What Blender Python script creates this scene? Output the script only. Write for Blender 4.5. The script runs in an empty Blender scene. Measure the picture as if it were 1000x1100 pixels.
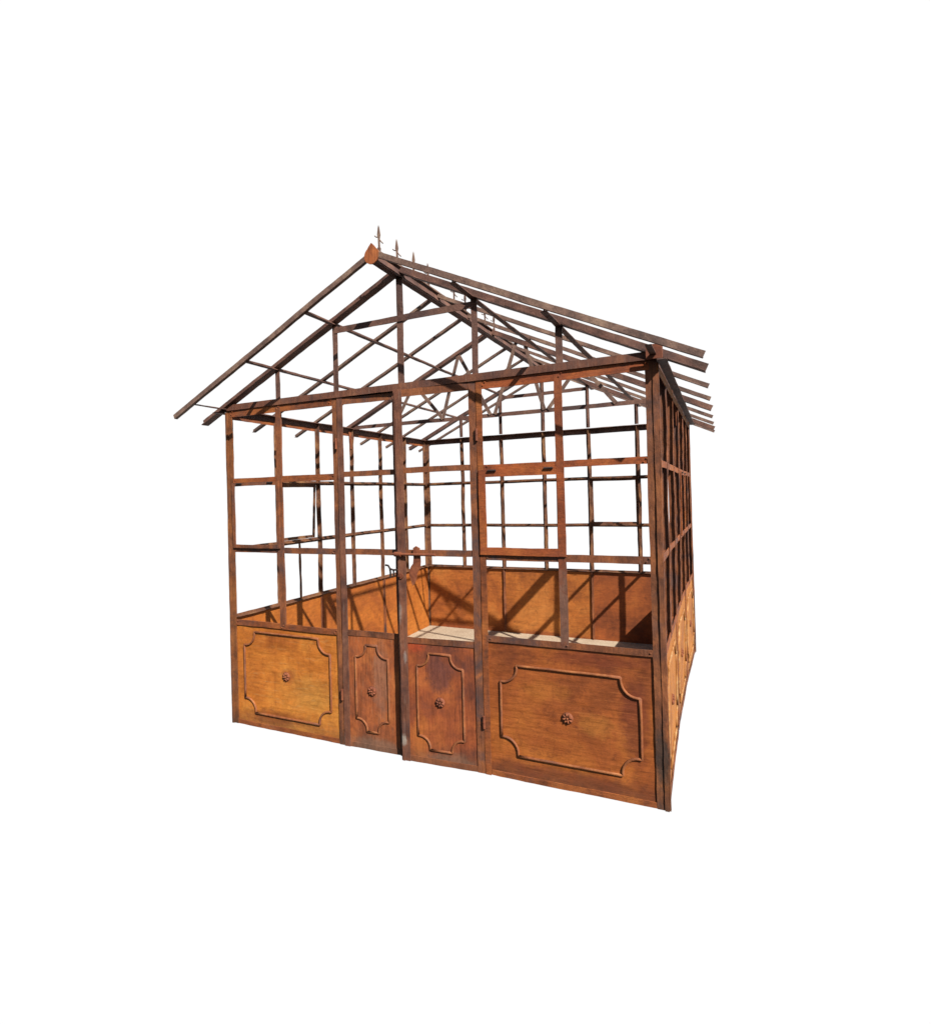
import bpy, bmesh, math, random
from mathutils import Vector, Matrix, noise

random.seed(7)
S = bpy.context.scene
COL = S.collection
V = Vector

# ------------------------------------------------------------------ materials
def lin(c):
    return tuple(((x/255)/12.92 if x/255 <= .04045 else ((x/255+.055)/1.055)**2.4) for x in c) + (1,)

def rust(name, dark, mid, light, scale=3.0, streak=(1, 1, 14), streak_amt=.45, speck=.55,
         rough=.72, bump=.35, offset=0.0, stains=(), patina=0.0, pale=None, pale_amt=0.0, grime=0.0):
    """weathered sheet or bar iron; colours are (r,g,b) 0-1 linear base colours"""
    K = .67
    dark, mid, light = [tuple(v*K for v in c) for c in (dark, mid, light)]
    pale = tuple(v*K for v in pale) if pale else None
    stains = [t[:5]+(tuple(v*K for v in t[5]), t[6]) for t in stains]
    m = bpy.data.materials.new(name); m.use_nodes = True
    nt = m.node_tree; N = nt.nodes; L = nt.links
    for n in list(N): N.remove(n)
    out = N.new('ShaderNodeOutputMaterial'); bs = N.new('ShaderNodeBsdfPrincipled')
    L.new(bs.outputs[0], out.inputs[0])
    tc = N.new('ShaderNodeTexCoord')
    mp = N.new('ShaderNodeMapping'); mp.inputs['Location'].default_value = (offset, offset*1.7, offset*.6)
    L.new(tc.outputs['Object'], mp.inputs[0])
    def nz(sc, det=8, ro=.6, vec=None, dist=0.0):
        n = N.new('ShaderNodeTexNoise'); n.inputs['Scale'].default_value = sc
        n.inputs['Detail'].default_value = det; n.inputs['Roughness'].default_value = ro
        n.inputs['Distortion'].default_value = dist
        L.new(vec if vec else mp.outputs[0], n.inputs['Vector']); return n
    def ramp(src, stops):
        r = N.new('ShaderNodeValToRGB'); el = r.color_ramp.elements
        el[0].position, el[0].color = stops[0]; el[1].position, el[1].color = stops[-1]
        for p_, c_ in stops[1:-1]:
            e = el.new(p_); e.color = c_
        L.new(src, r.inputs[0]); return r
    def mix(a, b, fac, mode='MIX'):
        x = N.new('ShaderNodeMix'); x.data_type = 'RGBA'; x.blend_type = mode
        for s_, v_ in ((6, a), (7, b)):
            if hasattr(v_, 'is_linked') or hasattr(v_, 'links'): L.new(v_, x.inputs[s_])
            else: x.inputs[s_].default_value = v_
        if isinstance(fac, float): x.inputs[0].default_value = fac
        else: L.new(fac, x.inputs[0])
        return x.outputs[2]
    c4 = lambda c: tuple(c)+(1,)
    g = lambda v: (v, v, v, 1)
    base = ramp(nz(scale, 9, .62, dist=.4).outputs[0], [(.33, c4(dark)), (.5, c4(mid)), (.68, c4(light))]).outputs[0]
    for (sx, sy, sz, rx, rz, colr, amt) in stains:
        sb = N.new('ShaderNodeVectorMath'); sb.operation = 'SUBTRACT'
        L.new(tc.outputs['Object'], sb.inputs[0]); sb.inputs[1].default_value = (sx, sy, sz)
        ml = N.new('ShaderNodeVectorMath'); ml.operation = 'MULTIPLY'
        L.new(sb.outputs[0], ml.inputs[0]); ml.inputs[1].default_value = (1/rx, 1/max(rx, .05), 1/rz)
        ln = N.new('ShaderNodeVectorMath'); ln.operation = 'LENGTH'; L.new(ml.outputs[0], ln.inputs[0])
        ns = nz(16, 6, .7)
        ad = N.new('ShaderNodeMath'); ad.operation = 'MULTIPLY_ADD'
        L.new(ns.outputs[0], ad.inputs[0]); ad.inputs[1].default_value = 1.6; L.new(ln.outputs[1], ad.inputs[2])
        mr = N.new('ShaderNodeMapRange'); L.new(ad.outputs[0], mr.inputs[0])
        mr.inputs[1].default_value = 1.35; mr.inputs[2].default_value = 1.9
        mr.inputs[3].default_value = amt; mr.inputs[4].default_value = 0
        base = mix(base, c4(colr), mr.outputs[0])
    sm = N.new('ShaderNodeMapping'); sm.inputs['Scale'].default_value = streak
    L.new(mp.outputs[0], sm.inputs[0])
    st = nz(5.0, 7, .7, sm.outputs[0])
    stc = ramp(st.outputs[0], [(.3, g(.45)), (.5, g(1.0)), (.72, g(1.35))]).outputs[0]
    base = mix(base, stc, streak_amt, 'MULTIPLY')
    st2 = nz(26.0, 5, .7, sm.outputs[0])
    base = mix(base, ramp(st2.outputs[0], [(.32, g(.55)), (.5, g(1)), (.7, g(1.25))]).outputs[0], streak_amt*.8, 'MULTIPLY')
    hm = N.new('ShaderNodeMapping'); hm.inputs['Scale'].default_value = tuple(.6+v*2.2 if v > 2 else .9 for v in streak)
    L.new(mp.outputs[0], hm.inputs[0])
    hair = nz(7.0, 4, .6, hm.outputs[0], .6)
    base = mix(base, c4(tuple(min(1, x*1.25+.015) for x in light)), ramp(hair.outputs[0], [(.60, g(0)), (.68, g(streak_amt*.55))]).outputs[0])
    base = mix(base, c4(tuple(x*.6 for x in dark)), ramp(hair.outputs[0], [(.30, g(streak_amt*.8)), (.40, g(0))]).outputs[0])
    blot = nz(14.0, 8, .75, None, 1.0)
    base = mix(base, c4(tuple(x*.75 for x in dark)), ramp(blot.outputs[0], [(.55, g(0)), (.67, g(.55))]).outputs[0])
    dm = N.new('ShaderNodeMapping'); dm.inputs['Scale'].default_value = (22, 22, .8)
    L.new(mp.outputs[0], dm.inputs[0])
    drip = nz(1.6, 5, .6, dm.outputs[0], .3)
    base = mix(base, c4(tuple(x*.8 for x in dark)), ramp(drip.outputs[0], [(.58, g(0)), (.72, g(.28))]).outputs[0])
    mot = nz(6.5, 10, .78, None, 2.2)
    base = mix(base, ramp(mot.outputs[0], [(.36, g(.62)), (.5, g(1)), (.64, g(1.3))]).outputs[0], .55, 'MULTIPLY')
    # dark pits and rubbed specks
    fine = nz(95.0, 4, .7)
    base = mix(base, c4(tuple(x*.35 for x in dark)), ramp(fine.outputs[0], [(.6, g(0)), (.74, g(speck))]).outputs[0])
    fine2 = nz(60.0, 4, .75)
    base = mix(base, c4(tuple(min(1, x*1.35+.01) for x in light)), ramp(fine2.outputs[0], [(.62, g(0)), (.74, g(speck*.7))]).outputs[0])
    if patina:
        pt = ramp(nz(2.3, 6, .65, dist=1.2).outputs[0], [(.52, g(0)), (.66, g(patina))]).outputs[0]
        base = mix(base, (.050, .031, .030, 1), pt)
    if pale is not None:
        pp = nz(7.5, 7, .72, sm.outputs[0])
        base = mix(base, c4(pale), ramp(pp.outputs[0], [(.56, g(0)), (.68, g(pale_amt))]).outputs[0])
    if grime:
        # dirt splashed up from the ground, ragged upper edge
        sp = N.new('ShaderNodeSeparateXYZ'); L.new(tc.outputs['Object'], sp.inputs[0])
        gn = nz(9, 6, .7)
        ad = N.new('ShaderNodeMath'); ad.operation = 'MULTIPLY_ADD'
        L.new(gn.outputs[0], ad.inputs[0]); ad.inputs[1].default_value = -.22; L.new(sp.outputs[2], ad.inputs[2])
        mr = N.new('ShaderNodeMapRange'); L.new(ad.outputs[0], mr.inputs[0])
        mr.inputs[1].default_value = -.09; mr.inputs[2].default_value = .03
        mr.inputs[3].default_value = grime; mr.inputs[4].default_value = 0
        base = mix(base, (.05, .028, .018, 1), mr.outputs[0])
    L.new(base, bs.inputs['Base Color'])
    rr = N.new('ShaderNodeMapRange'); L.new(st.outputs[0], rr.inputs[0])
    rr.inputs[1].default_value = .3; rr.inputs[2].default_value = .7
    rr.inputs[3].default_value = rough-.12; rr.inputs[4].default_value = min(1, rough+.14)
    L.new(rr.outputs[0], bs.inputs['Roughness'])
    bs.inputs['Specular IOR Level'].default_value = .28
    bsum = N.new('ShaderNodeMath'); bsum.operation = 'MULTIPLY_ADD'
    L.new(fine.outputs[0], bsum.inputs[0]); bsum.inputs[1].default_value = .5; L.new(st2.outputs[0], bsum.inputs[2])
    bp = N.new('ShaderNodeBump'); bp.inputs['Strength'].default_value = bump; bp.inputs['Distance'].default_value = .004
    L.new(bsum.outputs[0], bp.inputs['Height']); L.new(bp.outputs[0], bs.inputs['Normal'])
    return m

H_ = (1.2, 1.2, 10)     # horizontal streaks (wood-like brushed grain)
Z_ = (16, 16, 1)    # vertical streaks
BURN = [(2.965, 0, .27, .05, .17, (.035, .03, .026), .8)]
PAINT = [(1.475, -.03, .13, .022, .04, (.45, .40, .34), .7), (1.475, -.03, .90, .012, .07, (.34, .28, .24), .55),
         (1.50, -.03, .63, .012, .04, (.42, .36, .32), .5)]
M = {
 'frame':   rust('rusted_frame_iron', (.095, .034, .017), (.22, .070, .026), (.32, .105, .034), 6, Z_, .55, .8, patina=.85, bump=.6, pale=(.20,.13,.10), pale_amt=.4),
 'frame2':  rust('rusted_frame_iron_orange', (.12, .036, .014), (.28, .076, .020), (.37, .115, .026), 5, H_, .5, .75, offset=4.1, patina=.45, bump=.55),
 'casement': rust('red_orange_rusted_iron', (.15, .036, .014), (.31, .072, .018), (.42, .12, .026), 4, H_, .5, .7, offset=6.1, patina=.3, bump=.55),
 'mullion': rust('red_to_grey_rusted_iron', (.15, .036, .014), (.27, .068, .020), (.36, .11, .03), 6, Z_, .5, .7, offset=6.6, patina=.3, bump=.55, stains=[(2.487, 0, .98, .2, .30, (.16,.085,.06), .85)]),
 'frame_v': rust('rusted_orange_post_iron', (.10, .036, .015), (.23, .075, .022), (.31, .115, .034), 5, Z_, .55, .8, offset=3.3, patina=.45, bump=.6, grime=.4),
 'post':    rust('rusted_post_iron', (.09, .034, .018), (.22, .072, .027), (.32, .11, .036), 6, Z_, .6, .8, offset=2.0, patina=.5, bump=.6, stains=BURN, grime=.5),
 'stile':   rust('rusted_stile_iron', (.09, .034, .022), (.18, .066, .036), (.25, .10, .05), 6, Z_, .55, .8, offset=8.0, patina=.4, bump=.6, stains=PAINT, pale=(.28,.22,.18), pale_amt=.4),
 'roof':    rust('weathered_roof_iron', (.075, .038, .028), (.15, .070, .050), (.215, .11, .075), 6, (3,3,3), .5, .8, offset=12.0, patina=.6, bump=.6),
 'roof_lt': rust('sunbleached_roof_iron', (.10, .058, .045), (.20, .115, .085), (.30, .19, .13), 6, (3,3,3), .5, .7, offset=15.0, patina=.4, bump=.6),
 'wallbar': rust('rusted_bar_iron', (.07, .03, .018), (.19, .075, .035), (.31, .15, .06), 7, Z_, .6, .8, offset=21.0, patina=.6, bump=.7),
 'p_left':  rust('ochre_rust_sheet', (.33, .085, .014), (.54, .17, .024), (.64, .25, .042), 2.1, H_, .48, .4, offset=1.0, bump=.18, rough=.62, grime=.5, pale=(.52,.34,.14), pale_amt=.3,
                  stains=[(.42, 0, .09, .30, .06, (.26,.06,.014), .7), (.72, 0, .30, .22, .14, (.46,.24,.055), .35), (.53, 0, .39, .06, .06, (.30,.08,.02), .7)]),
 'p_right': rust('brown_rust_sheet', (.17, .042, .013), (.33, .086, .018), (.45, .140, .024), 2.0, H_, .55, .5, offset=5.0, bump=.2, rough=.62, grime=.45,
                  stains=[(2.84, 0, .40, .08, .25, (.15,.032,.014), .7), (2.5, 0, .06, .5, .05, (.17,.036,.013), .65), (2.62, 0, .72, .3, .05, (.17,.035,.014), .65), (2.64, 0, .37, .11, .07, (.42,.15,.028), .6), (2.36, 0, .52, .16, .06, (.40,.13,.022), .5)]),
 'p_door1': rust('streaky_red_rust_sheet', (.16, .050, .024), (.33, .088, .026), (.48, .150, .040), 3.4, Z_, .7, .5, offset=9.0, bump=.25, grime=.55, pale=(.34,.17,.09), pale_amt=.55,
                  stains=[(1.25, 0, .03, .2, .06, (.30,.19,.13), .55), (1.29, 0, .45, .07, .27, (.25,.12,.075), .6), (1.14, 0, .70, .1, .08, (.36,.09,.022), .6)]),
 'p_door2': rust('maroon_rust_sheet', (.12, .036, .022), (.29, .070, .021), (.44, .125, .030), 3.6, Z_, .55, .5, offset=13.0, bump=.25, grime=.55,
                  stains=[(1.78, 0, .03, .2, .06, (.28,.17,.11), .55), (1.72, 0, .55, .10, .13, (.14,.045,.033), .8), (1.58, 0, .12, .06, .2, (.46,.14,.026), .55), (1.56, 0, .70, .08, .05, (.40,.055,.014), .7)]),
 'p_inL':   rust('bright_orange_rust_sheet', (.28, .072, .012), (.42, .122, .016), (.48, .16, .024), 2.2, H_, .42, .4, offset=17.0, bump=.15),
 'p_in1':   rust('orange_rust_sheet', (.23, .060, .013), (.40, .115, .02), (.50, .175, .035), 2.4, H_, .5, .5, offset=22.0, bump=.18,
                  stains=[(.5, 2.98, .03, .5, .07, (.20,.04,.014), .6)]),
 'p_in2':   rust('orange_rust_sheet_scratched', (.22, .060, .013), (.40, .120, .02), (.52, .19, .04), 2.4, H_, .5, .5, offset=27.0, bump=.18,
                  stains=[(1.5, 2.98, .03, .5, .06, (.20,.04,.014), .6)]),
 'p_in3':   rust('red_rust_sheet', (.16, .040, .013), (.30, .075, .016), (.40, .115, .022), 2.4, H_, .45, .4, offset=31.0, bump=.15),
 'p_side':  rust('light_ochre_rust_sheet', (.26, .08, .014), (.45, .155, .022), (.56, .22, .035), 2.2, Z_, .45, .4, offset=35.0, bump=.15, grime=.4),
 'mould':   rust('rubbed_moulding_iron', (.16, .05, .022), (.27, .085, .028), (.38, .14, .045), 9, (2,2,2), .3, .6, offset=40.0, bump=.4, patina=.5),
 'mould_lt':rust('pale_moulding_iron', (.24, .085, .02), (.40, .17, .045), (.52, .32, .14), 9, (2,2,2), .3, .5, offset=43.0, bump=.3),
 'rosette': rust('cast_rosette_iron', (.13, .040, .018), (.23, .068, .026), (.32, .105, .042), 18, (1,1,1), .3, .7, offset=47.0, bump=.5),
 'dark':    rust('blackened_iron', (.018, .012, .010), (.035, .020, .016), (.07, .035, .025), 10, (1,1,1), .3, .5, offset=50.0, bump=.5),
 'bolt':    rust('red_brown_hardware_iron', (.115, .035, .018), (.21, .060, .026), (.29, .095, .040), 10, (1,1,1), .3, .7, offset=55.0, bump=.5),
}
def floor_mat():
    m = bpy.data.materials.new('pale_dusty_concrete'); m.use_nodes = True
    N = m.node_tree.nodes; L = m.node_tree.links; bs = N['Principled BSDF']
    tc = N.new('ShaderNodeTexCoord')
    n = N.new('ShaderNodeTexNoise'); n.inputs['Scale'].default_value = 3.5; n.inputs['Detail'].default_value = 10; n.inputs['Roughness'].default_value = .65
    L.new(tc.outputs['Object'], n.inputs[0])
    r = N.new('ShaderNodeValToRGB'); e = r.color_ramp.elements
    e[0].position = .3; e[0].color = (.27, .20, .135, 1); e[1].position = .7; e[1].color = (.42, .34, .245, 1)
    L.new(n.outputs[0], r.inputs[0])
    n2 = N.new('ShaderNodeTexNoise'); n2.inputs['Scale'].default_value = 60; n2.inputs['Detail'].default_value = 5
    L.new(tc.outputs['Object'], n2.inputs[0])
    r2 = N.new('ShaderNodeValToRGB'); e = r2.color_ramp.elements
    e[0].position = .36; e[0].color = (.70, .66, .60, 1); e[1].position = .6; e[1].color = (1, 1, 1, 1)
    L.new(n2.outputs[0], r2.inputs[0])
    x = N.new('ShaderNodeMix'); x.data_type = 'RGBA'; x.blend_type = 'MULTIPLY'; x.inputs[0].default_value = 1
    L.new(r.outputs[0], x.inputs[6]); L.new(r2.outputs[0], x.inputs[7]); L.new(x.outputs[2], bs.inputs['Base Color'])
    bs.inputs['Roughness'].default_value = .9
    b = N.new('ShaderNodeBump'); b.inputs['Strength'].default_value = .3; b.inputs['Distance'].default_value = .01
    L.new(n2.outputs[0], b.inputs['Height']); L.new(b.outputs[0], bs.inputs['Normal'])
    return m

# ------------------------------------------------------------------ mesh helpers
def obj(name, bm, mat, parent=None, smooth=False):
    bmesh.ops.recalc_face_normals(bm, faces=bm.faces)
    me = bpy.data.meshes.new(name); bm.to_mesh(me); bm.free()
    me.materials.append(M[mat] if isinstance(mat, str) else mat)
    if smooth:
        for p in me.polygons: p.use_smooth = True
    o = bpy.data.objects.new(name, me); COL.objects.link(o)
    if parent: o.parent = parent
    return o

_seed = [0.0]
def sweep(bm, p0, p1, prof, A, B, seg=.05, jit=.0019, bow=.0):
    """extrude a profile (a,b) from p0 to p1 with slightly uneven, corroded edges"""
    p0, p1, A, B = V(p0), V(p1), V(A), V(B)
    _seed[0] += 7.3
    s = _seed[0]
    n = max(1, int((p1-p0).length/seg))
    rings = []
    for i in range(n+1):
        t = i/n; c = p0.lerp(p1, t)
        w = V((noise.noise(V((c.x*2.3+s, c.y*2.3, c.z*2.3))), noise.noise(V((c.x*2.3, c.y*2.3+s, c.z*2.3))), noise.noise(V((c.x*2.3, c.y*2.3, c.z*2.3+s)))))
        c = c + w*jit*2.2*(math.sin(math.pi*t)**.5 if n > 2 else 0) + B*bow*math.sin(math.pi*t)
        r = []
        for k, (a, b) in enumerate(prof):
            q = c + A*a + B*b
            q += V((noise.noise(q*31+V((s, 0, k))), noise.noise(q*31+V((0, s, k))), noise.noise(q*31+V((k, 0, s)))))*jit
            r.append(bm.verts.new(q))
        rings.append(r)
    m = len(prof)
    for i in range(n):
        for k in range(m):
            bm.faces.new((rings[i][k], rings[i][(k+1) % m], rings[i+1][(k+1) % m], rings[i+1][k]))
    bm.faces.new(list(reversed(rings[0]))); bm.faces.new(rings[-1])

def T(w, t, d, tw=.006):      # flange across A, web inward along B
    return [(-w/2, 0), (w/2, 0), (w/2, t), (tw/2, t), (tw/2, d), (-tw/2, d), (-tw/2, t), (-w/2, t)]
def Lp(w, t, d):              # leg along +A (w), leg along +B (d)
    return [(0, 0), (w, 0), (w, t), (t, t), (t, d), (0, d)]
def R(w, t):                  # flat bar
    return [(-w/2, 0), (w/2, 0), (w/2, t), (-w/2, t)]

def bar(name, p0, p1, prof, A, B, mat, parent, **k):
    bm = bmesh.new(); sweep(bm, p0, p1, prof, A, B, **k); return obj(name, bm, mat, parent)

def cyl(bm, p0, p1, r, n=12, r2=None):
    p0, p1 = V(p0), V(p1); d = (p1-p0).normalized()
    a = d.orthogonal().normalized(); b = d.cross(a)
    r2 = r if r2 is None else r2
    A = [bm.verts.new(p0+(a*math.cos(t)+b*math.sin(t))*r) for t in [2*math.pi*i/n for i in range(n)]]
    B = [bm.verts.new(p1+(a*math.cos(t)+b*math.sin(t))*r2) for t in [2*math.pi*i/n for i in range(n)]]
    for i in range(n): bm.faces.new((A[i], A[(i+1) % n], B[(i+1) % n], B[i]))
    bm.faces.new(list(reversed(A))); bm.faces.new(B)

def tube(bm, pts, r, n=8, closed=False):
    rings = []
    N_ = len(pts)
    for i, p in enumerate(pts):
        p = V(p)
        a = V(pts[i-1]) if (i > 0 or closed) else p
        b = V(pts[(i+1) % N_]) if (i < N_-1 or closed) else p
        d = (b-a).normalized()
        u = V(REF[0]); v = d.cross(u).normalized(); u = v.cross(d).normalized()
        rings.append([bm.verts.new(p+(u*math.cos(t)+v*math.sin(t))*r) for t in [2*math.pi*k/n for k in range(n)]])
    for i in range(N_ if closed else N_-1):
        a, b = rings[i], rings[(i+1) % N_]
        for k in range(n): bm.faces.new((a[k], a[(k+1) % n], b[(k+1) % n], b[k]))
    if not closed:
        bm.faces.new(list(reversed(rings[0]))); bm.faces.new(rings[-1])
REF = [V((0, 1, 0))]

class Plane:
    """a wall plane: u along it, z up, d = depth inward (negative = proud outside)"""
    def __init__(s, o, u, inn): s.o, s.u, s.i = V(o), V(u), V(inn)
    def P(s, u, d, z): return s.o + s.u*u + s.i*d + V((0, 0, z))

def slab(bm, W, u0, u1, z0, z1, d0, d1, nu=10, nz=8, dent=.002, sd=0.0):
    """sheet iron panel, gently dented"""
    def grid(d, flip):
        vs = []
        for j in range(nz+1):
            row = []
            for i in range(nu+1):
                u = u0+(u1-u0)*i/nu; z = z0+(z1-z0)*j/nz
                edge = min(i, nu-i, j, nz-j)
                k = 0 if edge == 0 else 1
                dd = d+noise.noise(V((u*2.7+sd, z*2.7, sd)))*dent*k
                row.append(bm.verts.new(W.P(u, dd, z)))
            vs.append(row)
        for j in range(nz):
            for i in range(nu):
                bm.faces.new((vs[j][i], vs[j][i+1], vs[j+1][i+1], vs[j+1][i]))
        return vs
    a = grid(d0, 0); b = grid(d1, 1)
    for i in range(nu):
        bm.faces.new((a[0][i], a[0][i+1], b[0][i+1], b[0][i])); bm.faces.new((a[nz][i], a[nz][i+1], b[nz][i+1], b[nz][i]))
    for j in range(nz):
        bm.faces.new((a[j][0], a[j+1][0], b[j+1][0], b[j][0])); bm.faces.new((a[j][nu], a[j+1][nu], b[j+1][nu], b[j][nu]))

def mould_path(W, u0, u1, z0, z1, r, d):
    """rectangle with hollow (scooped) corners and a little step where each scoop begins"""
    pts = []
    s = r*.16
    for (cu, cz, su, sz, hv) in ((u0, z0, 1, 1, 0), (u1, z0, -1, 1, 1), (u1, z1, -1, -1, 0), (u0, z1, 1, -1, 1)):
        arc = [(cu+su*(r*math.sin(a)), cz+sz*(r*math.cos(a))) for a in [math.pi/2*k/7 for k in range(8)]]
        # arc runs from (cu, cz+r) to (cu+r, cz); small shoulders either side
        arc = [(cu, cz+sz*(r+s)), (cu+su*s*.2, cz+sz*(r+s*.9))] + [(a_+su*s, b_+sz*s) for a_, b_ in arc] + [(cu+su*(r+s*.9), cz+sz*s*.2), (cu+su*(r+s), cz)]
        if hv: arc.reverse()
        pts += arc
    # order: bottom-left (left->bottom), bottom-right (bottom->right), top-right, top-left
    out = []
    for i, p in enumerate(pts):
        q = pts[(i+1) % len(pts)]
        out.append(p)
        L_ = math.hypot(q[0]-p[0], q[1]-p[1])
        n = int(L_/.06)
        for k in range(1, n):
            out.append((p[0]+(q[0]-p[0])*k/n, p[1]+(q[1]-p[1])*k/n))
    return [W.P(u+noise.noise(V((u*9, z*9, d)))*.0016, d, z+noise.noise(V((u*9, z*9, 5)))*.0016) for u, z in out]

def moulding(W, u0, u1, z0, z1, r, d, parent, mat='mould', rad=.0076):
    bm = bmesh.new(); REF[0] = W.i
    tube(bm, mould_path(W, u0, u1, z0, z1, r, d), rad, 8, True)
    return obj('moulding', bm, mat, parent, True)

def rosette(W, u, z, d, parent, rad=.031, mat='rosette'):
    bm = bmesh.new()
    out = -W.i
    c = W.P(u, d, z)
    up = V((0, 0, 1))
    cyl(bm, c, c+out*.006, rad*1.05, 24, rad*.98)
    def blob(cc, ra, rb, rc, ang):
        e1 = W.u*math.cos(ang)+up*math.sin(ang); e2 = -W.u*math.sin(ang)+up*math.cos(ang)
        g = bmesh.ops.create_icosphere(bm, subdivisions=2, radius=1)
        for v in g['verts']:
            x, y, z_ = v.co; v.co = cc + e1*x*ra + e2*y*rb + out*z_*rc
    for k in range(8):
        a = k*math.pi/4+.2
        blob(c+out*.006+(W.u*math.cos(a)+up*math.sin(a))*rad*.62, rad*.36, rad*.19, .008, a)
    blob(c+out*.009, rad*.22, rad*.22, .010, 0)
    return obj('rosette', bm, mat, parent, True)

# ------------------------------------------------------------------ the greenhouse
G = bpy.data.objects.new('greenhouse', None); COL.objects.link(G)
G.location = (0, 0, 0); G.empty_display_size = .3
G['label'] = 'rusty iron greenhouse frame without glass, gabled roof and moulded sheet panels below'
G['category'] = 'greenhouse'

ZL, ZB, ZA, ZH = .77, 1.255, 1.752, 2.26
SL = .475                                         # roof slope
def zr(x): return 2.29 + SL*(1.5-abs(x-1.5))      # underside line of the rafters
X, Y, Z = V((1, 0, 0)), V((0, 1, 0)), V((0, 0, 1))
F = Plane((0, 0, 0), X, Y)
WL = Plane((0, 0, 0), Y, X)
WR = Plane((3, 0, 0), Y, -X)
WB = Plane((0, 3, 0), X, -Y)

# --- corner posts: an angle iron and a covering strip beside it
def corner(x, y, sx, sy, mat='post'):
    p = bar('corner_post', (x, y, 0), (x, y, ZH+.03), Lp(.06, .006, .06), (sx, 0, 0), (0, sy, 0), mat, G, jit=.0026)
    bm = bmesh.new()
    sweep(bm, (x+sx*.012, y-sy*.006, .0), (x+sx*.012, y-sy*.006, ZH), R(.020, .006), (sx, 0, 0), (0, sy, 0))
    sweep(bm, (x-sx*.006, y+sy*.012, .0), (x-sx*.006, y+sy*.012, ZH), R(.020, .006), (0, sy, 0), (sx, 0, 0))
    obj('cover_strip', bm, mat, p)
corner(0, 0, 1, 1, 'frame_v'); corner(3, 0, -1, 1); corner(0, 3, 1, -1, 'wallbar'); corner(3, 3, -1, -1)

# --- lower panels
def panel(W, u0, u1, z1, mat, mo, mmat='mould', sd=0., rr=.085, name='wall_panel', parent=G, z0=.0, ros=True, mz=(.115, .66)):
    bm = bmesh.new(); slab(bm, W, u0, u1, z0, z1, .008, .013, sd=sd); p = obj(name, bm, mat, parent)
    moulding(W, mo[0], mo[1], mz[0], mz[1], rr, .0045 if W is F else .0035, p, mmat)
    if ros: rosette(W, (mo[0]+mo[1])/2, (mz[0]+mz[1])/2, .008, p, mat='rosette')
    return p
def edge_strips(p, W, u0, u1, z0, z1, mat, d=.001):
    bm = bmesh.new()
    sweep(bm, W.P(u0, d, z0+.016), W.P(u1, d, z0+.016), R(.03, .005), Z, W.i)
    o = obj('bottom_rail', bm, mat, p)
    return o

pl = panel(F, .04, .975, .735, 'p_left', (.13, .898), sd=1, mz=(.098, .675))
edge_strips(pl, F, .06, .965, 0, .7, 'frame2')
pr = panel(F, 2.02, 2.96, .78, 'p_right', (2.105, 2.872), sd=2, mz=(.135, .643))
edge_strips(pr, F, 2.04, 2.94, 0, .78, 'frame2')
for (W, mats, inn) in ((WL, ('p_inL',)*3, 1), (WB, ('p_in1', 'p_in2', 'p_in3'), 1), (WR, ('p_side',)*3, 0)):
    for k in range(3):
        a, b = (.03 if k == 0 else k), (2.97 if k == 2 else k+1)
        q = panel(W, a+.002, b-.002, .75, mats[k], (k+.12, k+.88), 'mould_lt' if W is WR else 'mould', sd=10+k*3+W.o.y)
        edge_strips(q, W, a+.02, b-.02, 0, .75, 'frame')

# --- front wall: jambs, mullions, rails
bar('door_jamb', F.P(.984, -.002, 0), F.P(.984, -.002, ZH+.02), T(.034, .005, .04), X, Y, 'post', G)
bar('door_jamb', F.P(2.020, -.002, 0), F.P(2.020, -.002, ZH+.02), T(.036, .005, .04), X, Y, 'frame2', G)
bar('door_stop', F.P(1.992, .012, -.006), F.P(1.992, .012, ZH), R(.05, .006), X, Y, 'dark', G)
bar('door_stop', F.P(1.004, .007, -.002), F.P(1.004, .007, ZH+.015), R(.03, .006), X, Y, 'dark', G)
bar('mullion', F.P(.5, -.001, .73), F.P(.5, -.001, ZH), T(.046, .005, .035), X, Y, 'frame', G)
bar('mullion', F.P(2.487, -.001, .78), F.P(2.487, -.001, ZH), T(.044, .005, .035), X, Y, 'mullion', G)
def rail(W, u0, u1, z, w, mat, web=.0, d=.003, **k):
    bm = bmesh.new(); sweep(bm, W.P(u0, d, z), W.P(u1, d, z), T(w, .005, web, .005) if web else R(w, .006), Z, W.i, **k)
    for u in [u0+.022, u1-.022]+[x_ for x_ in (.5, 1.0, 1.5, 2.0, 2.5) if u0+.1 < x_ < u1-.1]:
        for q in (-.008, .009) if w > .034 else (0,):
            c = W.P(u+q*.8, d-.001, z+q)
            gg = bmesh.ops.create_icosphere(bm, subdivisions=1, radius=.0055)
            for v in gg['verts']: v.co = c+v.co
    return obj('rail', bm, mat, G)
rail(F, .05, .975, ZL-.036, .038, 'frame2', d=-.001)
rail(F, 2.03, 2.95, ZL+.014, .034, 'frame', d=-.001)
rail(F, .05, .975, 1.262, .040, 'frame', .02)
rail(F, 2.03, 2.95, 1.255, .040, 'frame', .02)
rail(F, .05, .975, 1.755, .042, 'frame2', .02)
rail(F, 2.03, 2.95, 1.766, .036, 'casement', .02)
# head: lower strip over the side bays, proud upper beam across the whole front
rail(F, .04, .975, 2.252, .056, 'frame2', .02, d=.000)
rail(F, 2.03, 2.96, 2.250, .056, 'casement', .02, d=.000)
bar('door_head', F.P(.93, .034, 2.270), F.P(2.07, .034, 2.270), R(.05, .006), Z, Y, 'dark', G)
bar('tie_beam', F.P(-.01, -.010, 2.292), F.P(3.01, -.010, 2.292), Lp(.042, .006, .05), -Z, Y, 'stile', G, jit=.0014).location.z = .022

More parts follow.
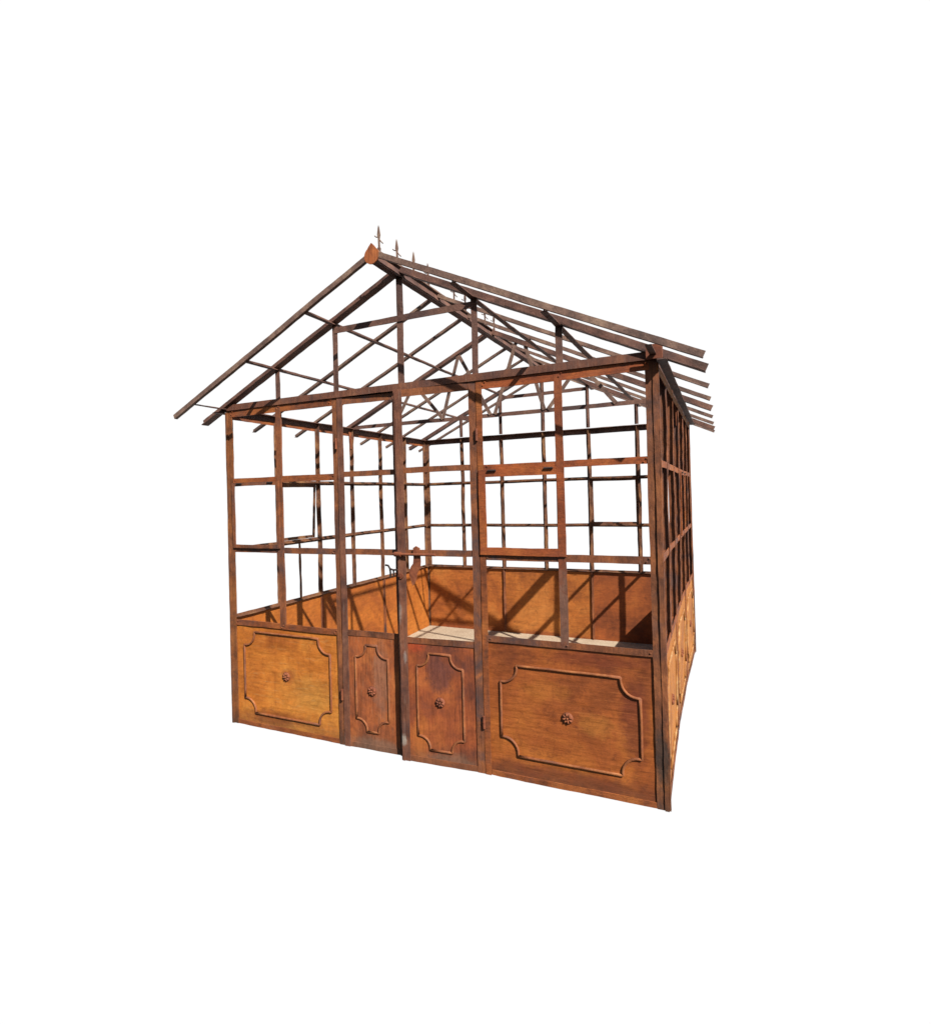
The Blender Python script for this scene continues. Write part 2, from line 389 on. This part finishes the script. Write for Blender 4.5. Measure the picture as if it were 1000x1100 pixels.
# --- other walls
def mullions(W, us, mat, z0=.75, w=.036, d=.03):
    for u in us:
        bar('mullion', W.P(u, .001, z0), W.P(u, .001, ZH+.02), T(w, .005, d), W.u, W.i, mat, G, jit=.0034)
mullions(WL, (.5, 1.0, 1.5, 2.0, 2.5), 'wallbar', w=.046)
mullions(WB, (.5, 1.0, 1.5, 2.0, 2.5), 'wallbar', w=.046)
mullions(WR, (.5, 1.0, 1.5, 2.0, 2.5), 'frame', w=.034, d=.04)
for W, mat in ((WL, 'wallbar'), (WB, 'wallbar'), (WR, 'frame2')):
    for z, w, web in ((ZL-.008, .036, .035), (ZB, .036, .026), (ZA, .036, .026)):
        rail(W, .03, 2.97, z, w, mat, web, d=.004, jit=.002)
    for k in (1, 2):       # straps joining neighbouring panels
        bar('panel_joint', W.P(k, .014, .03), W.P(k, .014, .75), T(.030, .004, .022), W.u, W.i, 'frame', G)
        bar('panel_joint', W.P(k, .0, .03), W.P(k, .0, .75), R(.03, .004), W.u, W.i, 'frame2', G)
for W, mat in ((WB, 'roof'),):
    bar('wall_plate', W.P(0.02, -.008, ZH+.03), W.P(2.98, -.008, ZH+.03), Lp(.06, .006, .045), -Z, W.i, mat, G)
bar('stay_bar', WL.P(.735, .012, .755), WL.P(.735, .008, 1.25), R(.022, .005), Y, X, 'wallbar', G, jit=.004)
for W_ in (WL, WR):        # flared plates where the truss meets the side walls
    bm = bmesh.new()
    f_ = [bm.verts.new(W_.P(1.5+a, .012, z)) for a, z in ((-.045, ZH), (.045, ZH), (.016, ZH-.17), (-.016, ZH-.17))]
    b_ = [bm.verts.new(W_.P(1.5+a, .018, z)) for a, z in ((-.045, ZH), (.045, ZH), (.016, ZH-.17), (-.016, ZH-.17))]
    for i in range(4): bm.faces.new((f_[i], f_[(i+1) % 4], b_[(i+1) % 4], b_[i]))
    bm.faces.new(f_); bm.faces.new(b_[::-1])
    obj('gusset_plate', bm, 'bolt', G)
# eaves plates run forward under the roof overhang, flange turned outward like a gutter
for W, sgn in ((WL, -1), (WR, 1)):
    bar('eaves_purlin', W.P(-.262, .012, ZH+.022), W.P(3.25, .012, ZH+.022), R(.030, .005), W.i, Z, 'roof', G)
    bar('wall_plate', W.P(-.07, -.006, ZH), W.P(3.05, -.006, ZH), [(0, 0), (0, -.044), (.006, -.044), (.006, 0)], -Z, W.i, 'roof', G)
    bar('eaves_strip', W.P(.0, -.003, ZH-.026), W.P(3.0, -.003, ZH-.026), R(.036, .006), Z, W.i, 'p_side' if sgn > 0 else 'frame2', G)
    bar('eaves_angle', W.P(.05, .004, ZH+.03), W.P(2.95, .004, ZH+.03), Lp(.045, .006, .045), -Z, W.i, 'roof', G)
# folded bracket end at the front right eaves
bm = bmesh.new()
sweep(bm, (3.00, -.065, 2.335), (3.00, -.065, 2.262), [(-.045, 0), (.03, 0), (.03, .05), (.024, .05), (.024, .006), (-.045, .006)], X, Y, seg=.03)
obj('eaves_bracket', bm, 'bolt', G)

# --- gables: verticals up to the rafters and a collar
for (W, y, mat) in ((F, 0, 'roof'), (WB, 3, 'roof')):
    for x in (.5, 1.0, 1.5, 2.0, 2.5):
        zt = zr(x)+.005 if x != 1.5 else 2.985
        bar('gable_post', W.P(x, .004, 2.30), W.P(x, .004, zt), T(.038 if x != 1.5 else .044, .005, .02), X, W.i, mat, G)
    bar('collar', W.P(1.0, .0, 2.715), W.P(2.0, .0, 2.720), R(.038, .006), Z, W.i, mat, G)

# --- rafters
def rafter(y, side, kind, tip=.235):
    s = -1 if side == 'l' else 1
    if s > 0: tip = .222
    elif kind == 'edge': tip = .175
    elif kind == 'main' and tip > .1: tip = .215
    up = .011 if (s > 0 and kind == 'edge') else 0.0
    ridge = V((1.5, y, zr(1.5)+.002+up*.4)); tipx = 1.5+s*(1.5+tip)
    end = V((tipx, y, 2.29-SL*tip+up*1.3))
    d = (end-ridge).normalized(); n = V((-d.z*(1 if s > 0 else -1), 0, abs(d.x)))
    n = V((SL*s, 0, 1)).normalized()
    if kind == 'main':   prof = [(-.030, -.004), (.030, -.004), (.030, .002), (.003, .002), (.003, .038), (-.003, .038), (-.003, .002), (-.030, .002)]; m = 'roof'
    elif kind == 'edge': prof = [(-.018, -.010), (.006, -.010), (.006, -.005), (-.012, -.005), (-.012, .021), (-.018, .021)]; m = 'roof_lt'
    else:                prof = [(-.017, 0), (.017, 0), (.017, .004), (.0025, .004), (.0025, .026), (-.0025, .026), (-.0025, .004), (-.017, .004)]; m = 'roof_lt'
    bm = bmesh.new(); sweep(bm, ridge-d*.012*0, end, prof, Y, n, jit=.0016)
    return obj('rafter', bm, m, G)
for y, k in ((-.27, 'edge'), (0, 'main'), (.5, 'thin'), (1.0, 'thin'), (1.5, 'main'), (2.0, 'thin'), (2.5, 'thin'), (3.0, 'main'), (3.27, 'thin')):
    for s in 'lr': rafter(y, s, k, .235 if not (y == 1.5) else (.06 if s == 'l' else .235))

# --- purlins
for x in (.5, 1.0, 2.0, 2.5):
    bar('purlin', (x, -.272, zr(x)-.004), (x, 3.27, zr(x)-.004), [(-.017, -.010), (.017, -.010), (.017, -.005), (.003, -.005), (.003, .008), (-.003, .008), (-.003, -.005), (-.017, -.005)], X, Z, 'roof', G)

# --- ridge
rb = bar('ridge_beam', (1.5, -.275, 2.972), (1.5, 3.28, 2.972), [(-.03, 0), (-.024, -.004), (0, .006), (.024, -.004), (.03, 0), (.008, .05), (-.008, .05)], X, Z, 'roof', G)
bm = bmesh.new()
sweep(bm, (1.5, -.262, 3.03), (1.5, 3.27, 3.03), R(.05, .006), X, Z)
sweep(bm, (1.5, -.262, 3.036), (1.5, 3.27, 3.036), R(.006, .022), X, Z)
obj('ridge_strip', bm, 'roof_lt', rb)
def cap(y0, y1):
    bm = bmesh.new(); pts = []
    cz, r = 2.998, .049
    for i in range(24):
        a = math.radians(55)-math.radians(290)*i/23
        pts.append((1.5+r*math.cos(a), cz+r*math.sin(a)))
    pts += [(1.5-.018, 3.052), (1.5-.006, 3.064), (1.5, 3.070), (1.5+.006, 3.064), (1.5+.018, 3.052)]
    a_ = [bm.verts.new((x, y0, z)) for x, z in pts]; b_ = [bm.verts.new((x, y1, z)) for x, z in pts]
    n = len(pts)
    for i in range(n): bm.faces.new((a_[i], a_[(i+1) % n], b_[(i+1) % n], b_[i]))
    bm.faces.new(a_); bm.faces.new(list(reversed(b_)))
    obj('ridge_cap', bm, 'p_door1' if y0 < 0 else 'roof', rb)
cap(-.289, -.281); cap(3.29, 3.282)
# spear finials standing along the crest
def finial(y):
    bm = bmesh.new()
    x0 = 1.5; z0 = 3.045
    lean = random.uniform(-.004, .004)
    def q(z, w, t):
        return [bm.verts.new((x0+lean*(z-z0)/.15+a, y+b, z)) for a, b in ((-w, -t), (w, -t), (w, t), (-w, t))]
    lv = [(z0, .006, .005), (z0+.025, .009, .007), (z0+.035, .005, .004), (z0+.085, .0055, .004), (z0+.105, .010, .004), (z0+.12, .008, .004), (z0+.150, .0035, .003), (z0+.162, .0008, .0008)]
    rs = [q(*l) for l in lv]
    for a, b in zip(rs, rs[1:]):
        for k in range(4): bm.faces.new((a[k], a[(k+1) % 4], b[(k+1) % 4], b[k]))
    bm.faces.new(list(reversed(rs[0]))); bm.faces.new(rs[-1])
    # two curled barbs
    for s, zz in ((-1, z0+.098), (1, z0+.062)):
        REF[0] = V((0, 1, 0))
        pts = [(x0+lean+s*t*.028, y, zz-.022*t+.030*t*t) if s < 0 else (x0+s*t*.026, y, zz+.02-.040*t+.008*t*t) for t in (0, .3, .6, .85, 1)]
        tube(bm, pts, .0035, 6)
    f = obj('finial', bm, 'roof_lt', rb)
for k in (0, 1, 2, 3, 5, 6, 8, 9): finial(-.205+k*.2)

# --- lattice truss in the middle
yt = 1.5
bar('tie_rod', (.0, yt-.012, 2.294), (3.0, yt-.012, 2.294), T(.034, .005, .028), Z, Y, 'roof', G)
for (a, b) in (((.53, 2.30), (.74, zr(.74))), ((.74, zr(.74)), (1.03, 2.30)), ((1.03, 2.30), (1.20, zr(1.2)-.005)), ((1.20, zr(1.2)-.005), (1.49, 2.30)),
               ((1.53, 2.30), (1.74, zr(1.74))), ((1.82, zr(1.82)), (1.97, 2.30)), ((2.0, 2.30), (2.27, zr(2.27))), ((2.29, zr(2.29)), (2.55, 2.30))):
    p0, p1 = V((a[0], yt-.02, a[1])), V((b[0], yt-.02, b[1]))
    d = (p1-p0).normalized()
    bar('truss_web', p0, p1, R(.031, .005), V((-d.z, 0, d.x)), Y, 'roof_lt', G, jit=.002)

# --- door leaves
def leaf(name, hx, width, sgn, ang, panelmat, mo, mz, rA, rB, stile_free, stilemat, hinge_z):
    """hinge line at hx; sgn +1 the leaf runs towards +x"""
    a = math.radians(ang)
    W = Plane((hx, -.006 if sgn > 0 else 0, 0), (sgn*math.cos(a), math.sin(a), 0), (-math.sin(a)*sgn, math.cos(a), 0))
    bm = bmesh.new()
    sweep(bm, W.P(.022, .0, .0), W.P(.022, .0, 2.272), T(.044, .005, .028), W.u, W.i)
    D = obj(name, bm, 'stile' if sgn > 0 else 'frame', G)
    fw = stile_free
    bm = bmesh.new()
    sweep(bm, W.P(width-fw/2, -.003, 0), W.P(width-fw/2, -.003, 2.274), T(fw, .006, .03), W.u, W.i, jit=.0016)
    if sgn < 0:
        sweep(bm, W.P(width-fw*.28, -.009, .0), W.P(width-fw*.28, -.009, 2.258), R(.014, .005), W.u, W.i, jit=.0016)
    obj('door_stile', bm, stilemat, D)
    for z, w in ((2.246, .044), (rA, .034), (rB, .038), (.738, .036), (.018, .034)):
        bm = bmesh.new(); sweep(bm, W.P(.04, .002, z), W.P(width-fw+.004, .002, z), T(w, .005, .02), Z, W.i)
        obj('door_rail', bm, 'frame' if z > .1 else 'p_door1', D)
    bm = bmesh.new(); slab(bm, W, .035, width-fw+.003, .004, .73, .007, .012, 6, 8, sd=hx); p = obj('door_panel', bm, panelmat, D)
    u = sorted(((mo[0]-hx)*sgn, (mo[1]-hx)*sgn))
    moulding(W, u[0], u[1], mz[0], mz[1], .068, .006, D)
    rosette(W, (u[0]+u[1])/2, .376, .007, D, .030, 'bolt')
    for z in hinge_z:
        bm = bmesh.new(); cyl(bm, W.P(-.004, -.010, z-.035), W.P(-.004, -.010, z+.035), .008, 10)
        cyl(bm, W.P(-.004, -.010, z-.002), W.P(-.004, -.010, z+.002), .0092, 10)
        obj('hinge', bm, 'bolt', D, False)
    return D, W
D1, W1 = leaf('left_door', 1.008, .452, 1, 2.2, 'p_door1', (1.103, 1.345), (.112, .668), 1.768, 1.265, .034, 'stile', (.335, 1.97))
D2, W2 = leaf('right_door', 1.998, .538, -1, -3.4, 'p_door2', (1.572, 1.872), (.085, .664), 1.772, 1.27, .056, 'stile', (.30, 1.96))
D1.name = 'door'; D2.name = 'door'
D1['label'] = 'narrower left door leaf with grey-streaked panel'; D2['label'] = 'right door leaf with the bolt and lever'
# bolt, hasp lever, hook and keyhole plate on the right leaf
bm = bmesh.new(); cyl(bm, (1.44, -.052, 1.262), (1.735, -.045, 1.262), .0085, 12); cyl(bm, (1.455, -.052, 1.262), (1.50, -.051, 1.262), .015, 12)
cyl(bm, (1.60, -.052, 1.262), (1.60, -.02, 1.262), .006, 8)
obj('door_bolt', bm, 'bolt', D2)
bm = bmesh.new()
prof = [(1.575, 1.30), (1.60, 1.312), (1.632, 1.30), (1.638, 1.22), (1.632, 1.18), (1.606, 1.150), (1.598, 1.118), (1.583, 1.085), (1.566, 1.072), (1.556, 1.088), (1.548, 1.112), (1.536, 1.135), (1.538, 1.162), (1.552, 1.186), (1.572, 1.206), (1.578, 1.24)]
prof = [(1.59+(x-1.59)*.8, z) for x, z in prof]
a_ = [bm.verts.new((x, -.040, z)) for x, z in prof]; b_ = [bm.verts.new((x, -.034, z)) for x, z in prof]
for i in range(len(prof)): bm.faces.new((a_[i], a_[(i+1) % len(prof)], b_[(i+1) % len(prof)], b_[i]))
bm.faces.new(a_); bm.faces.new(list(reversed(b_)))
obj('lever_plate', bm, 'bolt', D2)
bm = bmesh.new(); REF[0] = Y
tube(bm, [(1.372, -.03, 1.190), (1.392, -.03, 1.188), (1.404, -.03, 1.170), (1.408, -.03, 1.145), (1.407, -.03, 1.112)], .006, 8)
tube(bm, [(1.404, -.03, 1.168), (1.43, -.033, 1.162), (1.47, -.036, 1.165)], .006, 8)
tube(bm, [(1.430, -.03, 1.16), (1.432, -.03, 1.12)], .005, 8)
obj('hook', bm, 'dark', D2)
bm = bmesh.new(); cyl(bm, (1.487, -.046, 1.128), (1.487, -.038, 1.128), .017, 18); cyl(bm, (1.487, -.052, 1.128), (1.487, -.046, 1.128), .007, 10)
obj('keyhole_plate', bm, 'bolt', D2)

# --- opening casements
def casement(W, u0, u1, z0, z1, w, mat, tilt=0.0, d=-.012, hinges=True):
    """top-hung sash; tilt in degrees swings its foot outward"""
    a = math.radians(tilt)
    def P(u, dd, z):
        q = z1-z; return W.P(u, dd*math.cos(a)-q*math.sin(a)+d, z1-q*math.cos(a)-dd*math.sin(a)*0)
    bm = bmesh.new()
    dn = (P(u0, 0, z0)-P(u0, 0, z1)).normalized(); inn = W.u.cross(dn).normalized()
    if inn.dot(W.i) < 0: inn = -inn
    sweep(bm, P(u0+w/2, 0, z0), P(u0+w/2, 0, z1), R(w, .008), W.u, inn)
    sweep(bm, P(u1-w/2, 0, z0), P(u1-w/2, 0, z1), R(w, .008), W.u, inn)
    sweep(bm, P(u0+w, .001, z0+w/2), P(u1-w, .001, z0+w/2), R(w, .008), dn, inn)
    sweep(bm, P(u0+w, .001, z1-w/2), P(u1-w, .001, z1-w/2), R(w, .008), dn, inn)
    c = obj('casement', bm, mat, G)
    if hinges:
        for u in (u0+(u1-u0)*.17, u0+(u1-u0)*.83):
            bm = bmesh.new(); cyl(bm, P(u-.025, -.004, z1-.006), P(u+.025, -.004, z1-.006), .006, 8); obj('hinge', bm, 'dark', c)
    return c
casement(F, 2.008, 2.512, 1.266, 1.754, .042, 'casement')
casement(F, .058, .500, 1.275, 1.742, .024, 'frame')
casement(WL, .52, .98, 1.27, 1.74, .024, 'wallbar', 3.0)
casement(WB, 2.01, 2.49, 1.265, 1.745, .022, 'frame', 2.0)
casement(WR, 1.52, 1.98, 1.265, 1.745, .022, 'frame2', 0)

# the right-hand wall has sagged inward a little along its foot
for o in list(G.children_recursive):
    if o.name.split('.')[0] in ('corner_post', 'cover_strip', 'wall_plate', 'eaves_strip', 'eaves_angle', 'eaves_bracket', 'rafter', 'purlin'): continue
    if min(v.co.x for v in o.data.vertices) < 2.88 or max(v.co.y for v in o.data.vertices) < .2: continue
    for v in o.data.vertices:
        if 0 < v.co.y < 3: v.co.x -= .024*math.sin(math.pi*v.co.y/3)*max(0, 1-v.co.z/2.26)

# ------------------------------------------------------------------ the ground inside
bm = bmesh.new()
n = 24
vs = [[bm.verts.new((.015+2.97*i/n, .05+2.936*j/n, noise.noise(V((i*.5, j*.5, 0)))*.004+.012+.022*j/n)) for i in range(n+1)] for j in range(n+1)]
for j in range(n):
    for i in range(n): bm.faces.new((vs[j][i], vs[j][i+1], vs[j+1][i+1], vs[j+1][i]))
for v in bm.verts:
    if 0 < v.co.y < 3: v.co.x -= .040*math.sin(math.pi*v.co.y/3)*v.co.x/3
ext = bmesh.ops.extrude_face_region(bm, geom=bm.faces[:])
for v in [e for e in ext['geom'] if isinstance(e, bmesh.types.BMVert)]: v.co.z -= .02
fl = obj('floor', bm, floor_mat()); fl['kind'] = 'structure'

# ------------------------------------------------------------------ light
sun_dir = V((-.95, .68, -1)).normalized()          # direction the light travels
sd = bpy.data.lights.new('sun', 'SUN'); sd.energy = 5.0; sd.angle = math.radians(.55); sd.color = (1.0, .955, .89)
so = bpy.data.objects.new('sun', sd); COL.objects.link(so)
so.rotation_euler = sun_dir.to_track_quat('-Z', 'Y').to_euler(); so.location = (6, -5, 7)

w = bpy.data.worlds.new('World'); S.world = w; w.use_nodes = True
N = w.node_tree.nodes; L = w.node_tree.links
bg = N['Background']; out = N['World Output']
sky = N.new('ShaderNodeTexSky'); sky.sky_type = 'NISHITA'; sky.sun_disc = False
sky.sun_elevation = math.asin(-sun_dir.z); sky.sun_rotation = math.atan2(-sun_dir.x, -sun_dir.y)
L.new(sky.outputs[0], bg.inputs[0]); bg.inputs[1].default_value = .055
# plain white backdrop surrounding the half of the world behind and below the greenhouse
bw = N.new('ShaderNodeBackground'); bw.inputs[0].default_value = (1, 1, 1, 1); bw.inputs[1].default_value = .505
tc = N.new('ShaderNodeTexCoord'); dp = N.new('ShaderNodeVectorMath'); dp.operation = 'DOT_PRODUCT'
L.new(tc.outputs['Generated'], dp.inputs[0]); dp.inputs[1].default_value = (-.4224, .9064, 0)
mr = N.new('ShaderNodeMapRange'); L.new(dp.outputs['Value'], mr.inputs[0]); mr.inputs[1].default_value = .15; mr.inputs[2].default_value = .4
ms = N.new('ShaderNodeMixShader'); L.new(mr.outputs[0], ms.inputs[0]); L.new(bg.outputs[0], ms.inputs[1]); L.new(bw.outputs[0], ms.inputs[2])
L.new(ms.outputs[0], out.inputs[0])

# ------------------------------------------------------------------ camera
cx, cy, f = 498.186, 527.353, 593.952
yaw, pit, rol = -.43619, .00726, -.02649
fw = V((math.sin(yaw)*math.cos(pit), math.cos(yaw)*math.cos(pit), math.sin(pit)))
r = V((math.cos(yaw), -math.sin(yaw), 0)); u = r.cross(fw)
r2 = r*math.cos(rol)+u*math.sin(rol); u2 = -r*math.sin(rol)+u*math.cos(rol)
cd = bpy.data.cameras.new('camera'); co = bpy.data.objects.new('camera', cd); COL.objects.link(co)
mat = Matrix((r2, u2, -fw)).transposed().to_4x4(); mat.translation = V((3.27766, -2.93664, 1.61320)); co.matrix_world = mat
cd.sensor_fit = 'HORIZONTAL'; cd.sensor_width = 36; cd.lens = 36*f/1000
cd.shift_x = (500-cx)/1000; cd.shift_y = (cy-550)/1000; cd.clip_start = .05; cd.clip_end = 500
S.camera = co
S.render.resolution_x = 930; S.render.resolution_y = 1024
S.view_settings.view_transform = 'Standard'; S.view_settings.look = 'None'; S.view_settings.exposure = 1.0; S.view_settings.gamma = 1
S.view_settings.use_curve_mapping = False
